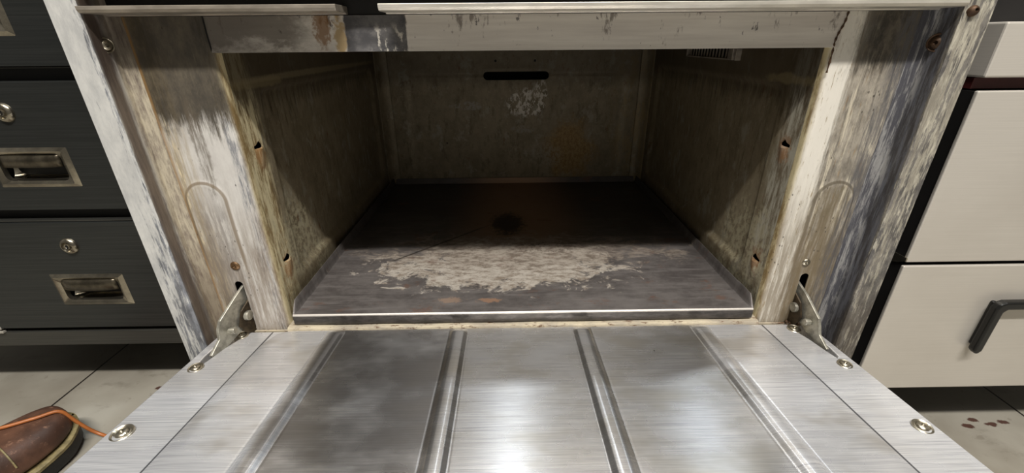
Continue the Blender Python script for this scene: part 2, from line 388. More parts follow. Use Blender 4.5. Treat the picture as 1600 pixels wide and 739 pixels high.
def cavity_mat(name, side):
    n = NT(name)
    vs1 = n.noise((60, 130, 22), 10, .76, off=side*3+1); med = n.noise((28, 28, 24), 10, .75, off=side+2)
    fine = n.noise((150, 150, 110), 6, .75, off=4)
    c = n.mix(n.ramp(med, .3, .7), srgb(116, 105, 83), srgb(146, 135, 112))
    c = n.mix(n.mul(n.ramp(vs1, .52, .64), .65), c, srgb(90, 79, 56))
    c = n.mix(n.mul(n.ramp(n.noise((30, 50, 22), 7, .7, off=9), .55, .64), .65), c, srgb(158, 154, 138))
    c = n.mix(n.mul(n.ramp(fine, .6, .66), .5), c, srgb(172, 164, 138))
    c = n.mix(n.mul(n.ramp(n.noise((60, 60, 30), 6, .7, off=15), .62, .68), .6), c, srgb(104, 62, 28))
    if side:
        # front border yellowed
        fb = n.m('SUBTRACT', 1.0, n.edge('y', .046, .008, vs1, .03))
        yl = n.mix(n.ramp(vs1, .45, .58), srgb(236, 224, 184), srgb(160, 136, 94)) if side < 0 else n.mix(n.ramp(vs1, .42, .58), srgb(192, 188, 172), srgb(124, 112, 92))
        c = n.mix(n.mul(fb, .9), c, yl)
        # pale rub marks low down at the front
        lw = n.mul(n.blob('yz', (.07, .07), (.07, .07), med, 1.2), n.ramp(fine, .42, .55))
        c = n.mix(n.mul(lw, .6), c, srgb(196, 188, 158))
        c = n.mix(n.mul(n.m('SUBTRACT', 1.0, n.edge('z', .055, .012, vs1, .05)), n.ramp(med, .4, .6), .6), c, srgb(88, 72, 46))
        # rust under the rack slots
        for zz in (.222, .076):
            c = n.mix(n.mul(n.blob('yz', (.034, zz), (.010, .016), fine, 1.6), .6), c, srgb(150, 104, 62))
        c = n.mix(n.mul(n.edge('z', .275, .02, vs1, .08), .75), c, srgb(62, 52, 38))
        c = n.mix(n.mul(n.blob('yz', (.062, .300), (.05, .005), med, 1.6), .3), c, srgb(176, 160, 118))
        if side < 0:   # pale line on the pressed edge
            c = n.mix(n.mul(n.blob('yz', (.25, .304), (.28, .004), fine, .5), .5), c, srgb(150, 138, 108))
    else:
        # baked pale flakes on the back wall
        fl = n.voro((170, 100, 120), 'DISTANCE_TO_EDGE', 3)
        cell = n.ramp(n.noise((150, 100, 90), 5, .7, off=2), .48, .54)
        c = n.mix(n.mul(n.blob('xz', (.03, .21), (.042, .03), med, .9, .2), cell, .95), c, srgb(214, 208, 196))
        c = n.mix(n.mul(n.blob('xz', (.062, .235), (.012, .03), med, .9, .2), cell, .8), c, srgb(200, 194, 180))
        c = n.mix(n.mul(n.blob('xz', (-.11, .205), (.045, .009), med, .9, .2), cell, .8), c, srgb(150, 146, 136))
        c = n.mix(n.mul(n.blob('xz', (.02, .15), (.03, .009), med, .9, .2), cell, .7), c, srgb(150, 146, 136))
        c = n.mix(n.mul(n.blob('xz', (.13, .095), (.055, .065), med, 1.0, .4), .8), c, n.mix(n.ramp(fine, .4, .6), srgb(132, 100, 52), srgb(164, 136, 84)))
        c = n.mix(n.mul(n.blob('xz', (.07, .085), (.05, .035), fine, 1.2, .2), n.ramp(fine, .45, .55), .6), c, srgb(150, 142, 124))
        c = n.mix(n.mul(n.edge('x', .24, .03, vs1, .06), n.ramp(vs1, .46, .58), .7), c, srgb(150, 132, 96))
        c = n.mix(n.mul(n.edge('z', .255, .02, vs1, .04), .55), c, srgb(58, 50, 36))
    return n.done(c, .25, n.m('ADD', .4, n.mul(med, .3)), n.m('ADD', fine, n.mul(med, 2)), .35, .0008)
M['cav_L'] = cavity_mat('greasy_cavity_left', -1); M['cav_R'] = cavity_mat('greasy_cavity_right', 1); M['cav_B'] = cavity_mat('greasy_cavity_back', 0)

def pan_mat():
    n = NT('baked_pan_steel')
    med = n.noise((16, 22, 14), 10, .76, off=2); fine = n.noise((130, 150, 100), 8, .8, off=6); hs = n.noise((14, 120, 20), 5, .6)
    big = n.noise((5, 7, 5), 4, .6, off=11)
    c = n.mix(n.ramp(med, .35, .65), srgb(84, 79, 77), srgb(112, 107, 104))
    c = n.mix(n.mul(n.ramp(hs, .45, .7), .4), c, srgb(136, 131, 128))
    c = n.mix(n.mul(n.edge('y', .30, .10, big, .25), .6), c, srgb(56, 49, 44))     # darker towards the back, ragged
    c = n.mix(n.mul(n.m('SUBTRACT', 1.0, n.ramp(n.m('ABSOLUTE', n.x), .02, .16)), n.ramp(n.y, .12, .3), .85), c, srgb(158, 126, 98))
    # worn pale area
    cell = n.ramp(n.m('ADD', n.mul(fine, .5), n.mul(n.noise((50, 120, 40), 7, .7, off=23), .9)), .60, .84)
    pn = n.noise((26, 34, 20), 9, .74, dist=.6, off=17)
    pt = n.blob('xy', (-.035, .135), (.17, .07), pn, 1.5, .12)
    c = n.mix(n.mul(pt, .9), c, n.mix(cell, srgb(206, 198, 186), srgb(150, 137, 122)))
    pt2 = n.blob('xy', (.0, .18), (.23, .06), pn, 1.3, .2)
    c = n.mix(n.mul(pt2, .6), c, n.mix(cell, srgb(170, 158, 144), srgb(110, 98, 88)))
    c = n.mix(n.mul(n.blob('xy', (-.02, .30), (.03, .05), fine, 1.3, .3), .85), c, srgb(26, 22, 20))
    c = n.mix(n.mul(n.blob('xy', (.04, .19), (.10, .035), fine, 2.2, .15), n.ramp(fine, .52, .58), .85), c, srgb(74, 62, 52))
    # reddish rust near the edges
    c = n.mix(n.mul(n.ramp(n.noise((20, 30, 10), 6, .7, off=30), .58, .68), .5), c, srgb(112, 78, 60))
    c = n.mix(n.mul(n.blob('xy', (-.1, .03), (.015, .006), fine, 2.2, .3), .55), c, srgb(168, 140, 118))
    c = n.mix(n.mul(n.blob('xy', (-.047, .028), (.013, .005), fine, 2.2, .3), .6), c, srgb(170, 130, 100))
    # diagonal scratch mark
    d = n.m('ABSOLUTE', n.m('SUBTRACT', n.m('ADD', n.mul(n.m('ADD', n.x, .19), .95), .165), n.y))
    sg = n.mul(n.m('SUBTRACT', 1.0, n.ramp(d, .001, .0045)), n.ramp(n.x, -.22, -.2), n.m('SUBTRACT', 1.0, n.ramp(n.x, -.08, -.05)))
    c = n.mix(n.mul(sg, .75), c, srgb(38, 30, 24))
    return n.done(c, .35, n.m('ADD', .30, n.mul(med, .35)), n.m('ADD', n.mul(fine, .6), n.mul(med, 1.6)), .3, .001)
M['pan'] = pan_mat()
def pe():
    n = NT('pan_folded_edge'); f = n.noise((60, 60, 200), 5, .7)
    c = n.mix(n.ramp(f, .35, .65), srgb(58, 55, 53), srgb(84, 80, 77))
    c = n.mix(n.ramp(n.z, .0186, .0198), c, srgb(196, 190, 182))   # rubbed top edge with its specular highlight painted in
    return n.done(c, .5, .35, f, .2, .0005)
M['pan_edge'] = pe()

def sill_mat():
    n = NT('stained_sill'); f = n.noise((60, 200, 200), 6, .75); g = n.noise((18, 60, 60), 5, .7, off=4)
    c = n.mix(n.ramp(g, .35, .65), srgb(206, 194, 168), srgb(168, 158, 142))
    c = n.mix(n.mul(n.ramp(f, .55, .62), .9), c, srgb(92, 56, 30))
    return n.done(c, .2, .5, f, .4, .0005)
M['sill'] = sill_mat()
M['rust'] = plain('rusty_steel', (94, 70, 50), .5, .6, .25, (150, 150, 150), .4)
M['hinge'] = plain('greasy_hinge_steel', (184, 180, 166), .65, .38, .25, (90, 90, 90), .25)
M['hinge_dark'] = plain('greasy_hinge_dark', (78, 66, 50), .6, .5, .3, (120, 120, 120), .4)
M['screw'] = plain('screw_steel', (176, 168, 150), .9, .28, .15, (200, 200, 200), .2)
M['screw_brown'] = plain('grimy_screw', (120, 92, 62), .6, .45, .2, (200, 200, 200), .3)
M['dark'] = plain('blackened_sheet', (26, 25, 24), .3, .6)
M['ledge'] = plain('ledge_steel', (214, 208, 196), .4, .3, .12, (20, 60, 60))
M['ledge_L'] = plain('greasy_ledge_steel', (176, 166, 152), .4, .35, .2, (20, 60, 60))
def brushed(name, a, b, metallic, rough, v=(6, 6, 500), blot=0.0, bl=(90, 86, 78)):
    n = NT(name); f = n.noise(v, 3, .6); g = n.noise((3, 3, 4), 5, .6, off=3)
    c = n.mix(n.ramp(f, .25, .75), srgb(*a), srgb(*b))
    if blot: c = n.mix(n.mul(n.ramp(g, .4, .7), blot), c, srgb(*bl))
    return n.done(c, metallic, n.m('ADD', rough, n.mul(g, .12)), f, .12, .0004)
M['fridge'] = brushed('fridge_steel', (204, 198, 188), (212, 206, 196), .35, .32, (8, 8, 900), .35, (182, 174, 162))
M['fridge_side'] = plain('fridge_side_steel', (120, 108, 96), .5, .4)
M['fridge_body'] = plain('fridge_body_dark', (30, 28, 27), .2, .6)
M['gasket'] = plain('dark_red_gasket', (74, 26, 26), 0, .5)
M['handle_black'] = plain('black_handle', (22, 22, 21), .1, .33)
M['cabinet'] = brushed('dark_cabinet_steel', (64, 66, 65), (76, 78, 76), .75, .30, (6, 6, 500), .3, (54, 54, 50))
M['cabinet_body'] = brushed('cabinet_body_steel', (78, 78, 74), (92, 91, 86), .7, .34, (6, 6, 500))
M['cabinet_black'] = plain('cabinet_gap_black', (16, 16, 16), .1, .6)
M['chrome'] = plain('worn_chrome', (186, 178, 160), .95, .2, .15, (60, 60, 60))
M['chrome_dark'] = plain('worn_chrome_recess', (120, 112, 96), .85, .3, .25, (60, 60, 60))
def leather():
    n = NT('brown_boot_leather'); f = n.noise((90, 90, 90), 6, .7); g = n.noise((16, 16, 16), 5, .6, off=2)
    c = n.mix(n.ramp(g, .35, .65), srgb(62, 42, 32), srgb(96, 66, 50))
    c = n.mix(n.mul(n.ramp(f, .58, .68), .5), c, srgb(146, 110, 88))
    c = n.mix(n.mul(n.edge('z', FLOOR+.05, .012, g, .03), .0), c, srgb(60, 40, 30))
    return n.done(c, 0, .48, n.m('ADD', f, n.mul(g, 2)), .35, .0012)
M['leather'] = leather()
M['welt'] = plain('boot_welt', (142, 128, 88), 0, .6, .2, (120, 120, 120), .3)
M['sole'] = plain('boot_sole_rubber', (32, 32, 30), 0, .6, .2, (120, 120, 120), .3)
M['cord'] = plain('orange_cord', (176, 104, 52), 0, .4)
M['trouser'] = plain('dark_trouser_cloth', (40, 42, 48), 0, .9)

def floor_mat():
    n = NT('kitchen_floor_tile')
    g = n.noise((4, 4, 4), 5, .6); f = n.noise((40, 40, 40), 6, .7, off=3); st = n.noise((10, 22, 10), 6, .7, off=9)
    c = n.mix(n.ramp(g, .35, .65), srgb(136, 130, 118), srgb(158, 153, 141))
    c = n.mix(n.mul(n.ramp(st, .56, .68), .35), c, srgb(92, 86, 74))
    c = n.mix(n.mul(n.ramp(f, .62, .68), .3), c, srgb(88, 78, 64))
    for q in ((.735, .033), (.752, .045), (.775, .036), (-.672, .148), (.80, .04)):
        c = n.mix(n.mul(n.blob('xy', q, (.008, .004), f, 1.4, .2), .9), c, srgb(66, 30, 20))
    # grout: tiles 0.56 wide, lines at x = -0.834 + k*0.56
    def line(sock, off, per, wd):
        u = n.m('FRACT', n.m('DIVIDE', n.m('ADD', sock, -off+per*20.5), per))
        return n.m('SUBTRACT', 1.0, n.ramp(n.m('MULTIPLY', n.m('ABSOLUTE', n.m('SUBTRACT', u, .5)), per), wd*.5, wd))
    gr = n.m('MAXIMUM', line(n.x, -.834, .5605, .0026), line(n.y, .52, .60, .0026))
    c = n.mix(gr, c, srgb(38, 34, 30))
    h = n.m('ADD', n.mul(f, .2), n.mul(gr, -1.5))
    return n.done(c, 0, n.m('ADD', .3, n.mul(g, .2)), h, .3, .001)
M['floor'] = floor_mat()
M['wall'] = plain('kitchen_wall_tile', (150, 146, 138), 0, .5)
M['wall_dark'] = plain('cookline_dark_wall', (104, 102, 98), 0, .5)
M['ceil'] = plain('ceiling_panel', (190, 188, 182), 0, .8)

# ------------------------------------------------------------------ setting
def struct(name, x0, x1, y0, y1, z0, z1, mat):
    bm = bmesh.new(); box(bm, x0, x1, y0, y1, z0, z1); return tag(obj(name, bm, mat), kind='structure')
XL, XR, YF, YB, ZC = -2.6, 2.6, -1.9, 1.0, 2.5
struct('floor', XL, XR, YF, YB, FLOOR-.05, FLOOR, M['floor'])
struct('ceiling', XL, XR, YF, YB, ZC, ZC+.05, M['ceil'])
struct('wall_back', XL, XR, YB, YB+.05, FLOOR, ZC, M['wall'])
struct('wall_front', XL, XR, YF-.05, YF, FLOOR, ZC, M['wall_dark'])
struct('wall_left', XL-.05, XL, YF, YB, FLOOR, ZC, M['wall_dark'])
struct('wall_right', XR, XR+.05, YF, YB, FLOOR, ZC, M['wall'])

# ------------------------------------------------------------------ the range oven
T = 0.0015
oven = empty('oven', (0, .3, FLOOR), 'large grimy commercial oven standing with its door dropped open', 'oven')
# outer casing
bm = bmesh.new()
box(bm, -.4285, -.4265, -.004, .66, -.16, .70); box(bm, .4265, .4285, -.004, .66, -.16, .70)
box(bm, -.4265, .4265, .658, .66, -.16, .70); box(bm, -.4265, .4265, -.025, .658, .698, .70)
box(bm, -.4265, .4265, .0, .658, -.16, -.158)
obj('casing', bm, M['dark'], oven)
bm = bmesh.new()
box(bm, -.3985, .3985, -.028, -.002, .392, .69)
obj('control_panel', bm, M['ledge_L'], oven, bevel=.003)
# posts: folded section flange -> return -> channel -> seam
def post(side, mat):
    prof = [(.4288, .0), (.4288, -.0285), (.4272, -.0305), (.4035, -.0305), (.4012, -.0285), (.4022, -.0165), (.4042, -.006), (.4030, -.0015), (.3995, -.0004), (.3888, -.0004)]
    pts = [(side*x, y) for x, y in prof]
    back = [(side*.3888, .0012), (side*.4272, .0012), (side*.4272, .002), (side*.4288, .002)]
    zt, zb = .66, -.12
    bm = bmesh.new()
    ring = pts+back
    zs = lin(zb, zt, 24)
    rings = [[bm.verts.new((x, y, z)) for x, y in ring] for z in zs]
    n = len(ring)
    for a, b in zip(rings, rings[1:]):
        for i in range(n): bm.faces.new((a[i], a[(i+1) % n], b[(i+1) % n], b[i]))
    bm.faces.new(rings[0]); bm.faces.new(rings[-1][::-1])
    return obj('front_post', bm, mat, oven, smooth=40)
tag(post(-1, M['post_L']), 'pale grey front post with blue-black scorch marks')
tag(post(1, M['post_R']), 'blackened front post with pale flaking patches')
# front panels, curled into the opening, with the pressed arch and hinge slot
def panel(side, mat):
    xo, xi = .3888, .3092
    cx = .3635 if side < 0 else .3600
    topz = .1995 if side < 0 else .1915
    def h(u, z):
        r = .0215; zc = topz-r
        d = math.hypot(u-cx, max(0, z-zc)) if z > zc else abs(u-cx)
        fade = sstep(.07, .15, z)
        ridge = math.exp(-((d-r)/.0022)**2)*.0016
        return (ridge + .0014*(1-sstep(r-.003, r+.001, d)))*fade
    us = lin(xo, xi+.006, 44)
    bm = bmesh.new()
    # arc-length parameter: flat part then a 6 mm radius curl going in +y
    rr = .006
    path = [(u, 'f') for u in us] + [(a, 'c') for a in lin(0, 90, 6)[1:]] + [(y, 's') for y in lin(.006, .012, 2)[1:]]
    def fm(k, z, hh):
        v, t = path[int(k)]
        if t == 'f': return (side*v, -hh, z)
        if t == 'c':
            a = R(v); return (side*(xi+rr-(rr+hh*1)*math.sin(a)), rr-(rr+hh)*math.cos(a), z)
        return (side*(xi-hh), v, z)
    zs = lin(-.118, .3664, 150)
    sheet(bm, list(range(len(path))), zs, lambda k, z: h(path[int(k)][0], z) if path[int(k)][1] == 'f' else 0, .0012, fm)
    o = obj('front_panel', bm, mat, None, smooth=45)
    xs = -.3575 if side < 0 else .3555
    c1 = bmesh.new(); prism(c1, stadium(xs, .036, .0105, .073), lambda p: (p[0], -.02, p[1]), lambda p: (p[0], .02, p[1]))
    cut(o, [c1])
    for p in o.data.polygons: p.use_smooth = True
    o.data.set_sharp_from_angle(angle=R(45))
    o.parent = oven; o.location = -Vector(oven.location)
    return o
tag(panel(-1, M['front_L']), 'pale front panel with brown soot at its top and a pressed arch')
tag(panel(1, M['front_R']), 'streaky brown and white front panel with a pressed arch')
# header beam (slightly uneven sheet), rolled lower edge
bm = bmesh.new()
sheet(bm, lin(-.3095, .3125, 90), [.334, .3355, .338]+lin(.342, .366, 8),
      lambda u, v: .0016*math.sin(u*9)*.2+(.0012*(1-sstep(.334, .340, v))), .0016, lambda u, v, h: (u, -.0022-h, v))
header = obj('header_beam', bm, M['header'], oven, smooth=50)
bm = bmesh.new(); box(bm, -.309, .312, .0, .012, .3338, .3352)
obj('header_lip', bm, M['header'], header, bevel=.0004)
# cracked caulk line where header meets the right panel
bm = bmesh.new()
tube(bm, smooth_path([(.3135, -.0028, .366), (.3125, -.0030, .356), (.3095, -.0030, .347), (.3080, -.003, .338), (.3092, -.002, .329), (.3098, -.001, .31)], 6), lambda i: .0009+.0004*math.sin(i*1.7), 6)
obj('seam_crack', bm, M['rust'], header)
bm = bmesh.new()
tube(bm, [(-.3098, -.0026, .366), (-.3101, -.0026, .35), (-.3097, -.0024, .335)], .0008, 6)
obj('seam_crack', bm, M['dark'], header)
# ledge strips over the header
def ledge(x0, x1, mat, dz=0):
    bm = bmesh.new()
    prism(bm, [(-.033, .3705+dz), (-.0315, .3680+dz), (-.0285, .3676+dz), (-.006, .3676+dz), (-.006, .3665+dz), (-.001, .3665+dz), (-.001, .3735+dz), (-.033, .3735+dz)],
          lambda p: (x0, p[0], p[1]), lambda p: (x1, p[0], p[1]))
    return obj('top_ledge', bm, mat, oven, bevel=.0004)
tag(ledge(-.400, -.171, M['ledge_L']), 'greasy grey ledge strip above the header')
tag(ledge(-.1335, .4000, M['ledge']), 'bright bare steel ledge strip above the header')
bm = bmesh.new(); box(bm, -.398, .398, -.0008, .004, .3668, .392)
obj('recess_sheet', bm, M['dark'], oven)
# bottom sill between pan and door
bm = bmesh.new()
sheet(bm, lin(-.3092, .3092, 60), [-.006, -.0045, .0, .006, .012], lambda u, v: .0045-.003*(1-sstep(-.006, -.004, v))+.0004*math.sin(u*60), .003, lambda u, v, h: (u, v, h))
box(bm, -.387, .387, -.003, -.001, -.12, -.001)
obj('sill', bm, M['sill'], oven, smooth=40)

# cavity liner
def lances(side):
    return [(.0335, .234), (.0335, .088), (.548, .222), (.548, .105)] if side < 0 else [(.0335, .229), (.0335, .078), (.548, .223), (.548, .105)]
def cav_wall(side, mat):
    X0 = .3092
    def h(y, z):
        # field pressed outward, rounded corners
        dx = max(.062-y, y-.520); dz = max(.048-z, z-.296); r = .02
        d = math.hypot(max(0, dx+r), max(0, dz+r))-r
        hh = -.006*(1-sstep(-.010, .0, d)) - .0006*math.sin(y*31+z*9)*(1-sstep(-.05, 0, d))
        for ly, lz in lances(side)[:2]:
            t = lz-.003-z
            if 0 <= t <= .026: hh += .0042*math.exp(-((y-ly)/.0065)**2)*(1-t/.026)**.7
        return hh
    bm = bmesh.new()
    ys = lin(.0118, .07, 34)+lin(.07, .58, 90)[1:]; zs = lin(.002, .36, 130)
    sheet(bm, ys, zs, h, .0012, lambda u, v, hh: (side*(X0-hh), u, v))
    o = obj('side_wall', bm, mat, None, smooth=50)
    cs = []
    for ly, lz in lances(side):
        c = bmesh.new()
        w2 = .0085 if ly < .1 else .004
        prism(c, [(ly-w2, lz-.0025), (ly+w2, lz-.0025), (ly+w2, lz+.0002), (ly+w2*.35, lz+.0055), (ly-w2*.2, lz+.0022), (ly-w2, lz+.0006)],
              lambda p: (side*.29, p[0], p[1]), lambda p: (side*.33, p[0], p[1])); cs.append(c)
    if side > 0:
        c = bmesh.new(); box(c, .29, .33, .204, .356, .3170, .3330); cs.append(c)
    cut(o, cs)
    for p in o.data.polygons: p.use_smooth = True
    o.data.set_sharp_from_angle(angle=R(50))
    o.parent = oven; o.location = -Vector(oven.location)
    return o
wl = tag(cav_wall(-1, M['cav_L']), 'yellowed olive inner side wall'); wr = tag(cav_wall(1, M['cav_R']), 'brown inner side wall with vent slots')
bm = bmesh.new()  # frame of the vent and its dark bracket
for a, b, c_, d_ in ((.200, .204, .3155, .3340), (.3555, .3595, .3155, .3340), (.200, .3595, .3150, .3168)):
    box(bm, .3030, .3095, a, b, c_, d_)
for i in range(15): box(bm, .3064, .3070, .2035+i*.0108, .2035+i*.0108+.0050, .3160, .3340)
vf = obj('vent_frame', bm, M['ledge_L'], wr, bevel=.0003)
bm = bmesh.new(); box(bm, .3010, .3090, .186, .199, .3150, .334); box(bm, .3010, .3090, .176, .179, .3150, .334)
obj('vent_bracket', bm, M['ledge_L'], wr, bevel=.0006)
# back wall with handle slot, two holes, corner folds
def bh(x, z):
    d = math.hypot(max(0, abs(x-.004)-.245), max(0, abs(z-.15)-.115))
    hh = -.004*(1-sstep(.0, .012, d)) + .0006*math.sin(x*23+z*11)
    e = max(abs(x-.003)-.075, .0); f = z-.285
    return hh+.0012*math.exp(-((math.hypot(max(0, abs(x-.003)-.07), max(0, abs(z-.215)-.065))-.006)/.004)**2)
bm = bmesh.new()
sheet(bm, lin(-.308, .308, 120), lin(.002, .36, 80), bh, .0012, lambda u, v, h: (u, .57-h, v))
bw = obj('back_wall', bm, M['cav_B'], None, smooth=50)
cs = []
c = bmesh.new(); prism(c, stadium(.0035, .2705, .150, .0185, 8), lambda p: (p[0], .54, p[1]), lambda p: (p[0], .60, p[1])); cs.append(c)
for x in (-.043, .046):
    c = bmesh.new(); prism(c, stadium(x, .3022, .0055, .0056, 6), lambda p: (p[0], .54, p[1]), lambda p: (p[0], .60, p[1])); cs.append(c)
for x, z in ((-.165, .118),):
    c = bmesh.new(); prism(c, stadium(x, z, .004, .004, 6), lambda p: (p[0], .54, p[1]), lambda p: (p[0], .60, p[1])); cs.append(c)
cut(bw, cs)
for p in bw.data.polygons: p.use_smooth = True
bw.data.set_sharp_from_angle(angle=R(50)); bw.parent = oven; bw.location = -Vector(oven.location)
for s in (-1, 1):   # vertical corner folds
    bm = bmesh.new()
    prism(bm, [(s*.3088, .545), (s*.3055, .5475), (s*.3045, .556), (s*.292, .5645), (s*.2855, .5655), (s*.2850, .5705), (s*.3088, .5705)], lambda p: (p[0], p[1], .02), lambda p: (p[0], p[1], .355))
    obj('corner_fold', bm, M['cav_B'], oven, smooth=60)
bm = bmesh.new(); box(bm, -.309, .309, .012, .57, .3585, .360)
obj('cavity_top', bm, M['cav_B'], oven)

# screws: small builder with cross recess; frame given by origin, normal, and up
def screw_bm(r=.0055, dome=.0018, washer=None):
    bm = bmesh.new(); I = Matrix.Identity(4)
    prof = [(0, dome*.25), (r*.30, dome*.30), (r*.36, dome*.95), (r*.62, dome*.86), (r*.9, dome*.45), (r, 0), (r, -.002)]
    lathe(bm, prof, I, 24)
    for a in (0, 90):   # cross ribs left between recess quarters
        for s in (-1, 1):
            Mx = Matrix.Rotation(R(a+45), 4, 'Z')
            vv = [Mx @ Vector(p) for p in ((-.0004, s*r*.06, dome*.2), (.0004, s*r*.06, dome*.2), (.0004, s*r*.34, dome*.9), (-.0004, s*r*.34, dome*.9), (-.0004, s*r*.06, -.0005), (.0004, s*r*.06, -.0005), (.0004, s*r*.34, -.0005), (-.0004, s*r*.34, -.0005))]
            q = [bm.verts.new(v) for v in vv]
            for f in ((0, 1, 2, 3), (4, 5, 6, 7), (0, 1, 5, 4), (1, 2, 6, 5), (2, 3, 7, 6), (3, 0, 4, 7)): bm.faces.new([q[i] for i in f])
    if washer:
        wr_, wh = washer
        lathe(bm, [(r*1.02, -.0006), (r*1.05, .0000), (r*1.25, -.0004), (wr_*.8, wh*.3), (wr_*.93, wh), (wr_, wh*.5), (wr_*1.03, -.001)], I, 28)
    return bm
def place(name, bm, mat, parent, loc, nrm, smooth=40):
    q = Vector(nrm).to_track_quat('Z', 'Y').to_matrix().to_4x4(); q.translation = Vector(loc)
    bmesh.ops.transform(bm, matrix=q, verts=bm.verts)
    return obj(name, bm, mat, parent, smooth=smooth)
tag(place('screw', screw_bm(.0058, .002), M['screw_brown'], oven, (-.3546, -.0008, .0945), (0, -1, 0)), 'grimy brown cross-head screw')
place('screw', screw_bm(.0050, .002), M['screw'], oven, (.3512, -.0008, .0885), (0, -1, 0))
place('screw', screw_bm(.0050, .0035, (.0070, .001)), M['screw'], oven, (-.4030, -.012, .3415), (.9, -.45, 0))
place('screw', screw_bm(.0055, .0035, (.0085, .001)), M['rust'], oven, (.4030, -.012, .3375), (-.9, -.45, 0))
place('screw', screw_bm(.0048, .004), M['rust'], oven, (.4075, -.031, .3640), (0, -1, .2))

# ------------------------------------------------------------------ the dropped door (rises about 5 degrees towards the viewer)
TH = R(5.0)
def D(x, s, h):   # x, distance from the hinge, height above the door's inner face -> world
    return (x, -.007 - s*math.cos(TH) - h*math.sin(TH)*-1*-1, s*math.sin(TH) + h*math.cos(TH))
DL, DR, DLEN = -.3935, .3735, .40
def add_uv(o):
    me = o.data
    uv = me.uv_layers.new(name='brush')
    for l in me.loops:
        v = me.vertices[l.vertex_index].co; uv.data[l.index].uv = (v.y, v.x)
bm = bmesh.new()
ol = [(DL+.006, .0)]+[(DL, .006)]+[(DL, DLEN-.01), (DL+.01, DLEN), (DR-.01, DLEN), (DR, DLEN-.01), (DR, .006), (DR-.006, .0)]
prism(bm, ol, lambda p: D(p[0], p[1], 0), lambda p: D(p[0], p[1], -.038))
door = obj('door', bm, M['door_border'], None)
cs = []
for cxl in ((-.3765, .0105), (.3590, .0095)):
    c = bmesh.new()
    hw = cxl[1]
    pts = [(cxl[0]-hw*.5, -.01), (cxl[0]-hw*.55, .052), (cxl[0]-hw*.35, .068), (cxl[0], .072), (cxl[0]+hw*.3, .060), (cxl[0]+hw*.75, .034), (cxl[0]+hw*1.35, .016), (cxl[0]+hw*1.6, -.01)] if cxl[0] < 0 else \
          [(cxl[0]+hw*.5, -.01), (cxl[0]+hw*.6, .052), (cxl[0]+hw*.4, .070), (cxl[0], .074), (cxl[0]-hw*.3, .060), (cxl[0]-hw*.7, .034), (cxl[0]-hw*1.2, .016), (cxl[0]-hw*1.4, -.01)]
    prism(c, pts, lambda p: D(p[0], p[1], .02), lambda p: D(p[0], p[1], -.030)); cs.append(c)
cut(door, cs)
bv = door.modifiers.new('bevel', 'BEVEL'); bv.width = .0012; bv.segments = 2; bv.limit_method = 'ANGLE'; bv.angle_limit = R(40)
door.parent = oven; door.location = -Vector(oven.location); add_uv(door)
# inner panel with four pressed beads
beads = (-.2430, -.0850, .0740, .2270)
def prof(d):
    a = abs(d)
    if a < .0030: return .0040
    if a < .0070: return .0040-.0008*(a-.003)/.004
    if a < .0115: return .0032*(1-(a-.007)/.0045)
    if a < .0135: return -.0002*math.sin((a-.0115)/.002*math.pi)
    return 0
xs = [-.3265]
offs = [-.0150, -.0135, -.0125, -.0115, -.0105, -.0082, -.0072, -.0065, -.0034, -.0026, 0, .0026, .0034, .0065, .0072, .0082, .0105, .0115, .0125, .0135, .0150]
prev = -.3265
for b in beads+(None,):
    nxt = (b-.015) if b is not None else .3115
    xs += [prev+(nxt-prev)*k/8 for k in range(1, 8)]
    if b is not None: xs += [b+o for o in offs]; prev = b+.015
    else: xs.append(nxt)
ss = [.0005, .0015, .004, .0065, .009, .012, .016]+lin(.024, .392, 46)
def ph(x, s):
    hh = .0013
    for b in beads: 
        d = x-b
        if abs(d) < .016: hh += prof(d)*sstep(.0025, .0125, s)*(1-sstep(.375, .388, s))
    hh += .0007*math.exp(-((x-.285)**2+(s-.165)**2)/.0006)*-1   # a shallow dent
    hh += .0004*math.sin(x*17+1)*math.sin(s*13)
    ed = min(x+.3265, .3115-x, s); hh += .0006*(ed > .0005)
    hh -= .0011*(1-sstep(0, .0018, ed))
    # rounded back corners
    return hh
bm = bmesh.new()
sheet(bm, xs, ss, ph, .0009, lambda u, v, h: D(u, v, h))
# round the two back corners
for v in bm.verts:
    for sx, ex in ((1, -.3265), (-1, .3115)):
        a = (v.co.x-ex)*sx; r = .030
        s_ = -(v.co.y+.007)/math.cos(TH)
        if a < r and s_ < r:
            k = r-math.sqrt(max(0, r*r-(r-a)**2))
            if s_ < k:
                ns = k+ (s_*.02); dy = (ns-s_)
                v.co.y -= dy*math.cos(TH); v.co.z += dy*math.sin(TH)
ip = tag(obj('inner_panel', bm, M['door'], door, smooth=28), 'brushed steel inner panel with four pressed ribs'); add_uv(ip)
# door screws
nd = (0, -math.sin(TH)*-1*-1, math.cos(TH)); nd = (0, -math.sin(TH), math.cos(TH))
for i, (x, s, r_, wsh) in enumerate(((-.3772, .0745, .0052, (.0080, .0007)), (-.3790, .171, .0056, (.0095, .0010)), (-.3640, .0085, .0055, (.0085, .0008)),
                       (.3580, .0865, .0050, (.0075, .0007)), (.3595, .1800, .0052, (.0082, .0009)), (.3478, .0125, .0052, (.008, .0008)))):
    place('screw', screw_bm(r_, .0022, wsh), M['screw'], door, D(x if abs(x) > .36 or i > 2 else -.3595, s, .0008), nd)
# pull handle on the outer face
bm = bmesh.new()
tube(bm, [D(-.25, .34, -.07), D(.23, .34, -.07)], .011, 16)
for x in (-.22, .20): tube(bm, [D(x, .34, -.036), D(x, .34, -.072)], .009, 12)
obj('pull_handle', bm, M['chrome'], door, smooth=40)

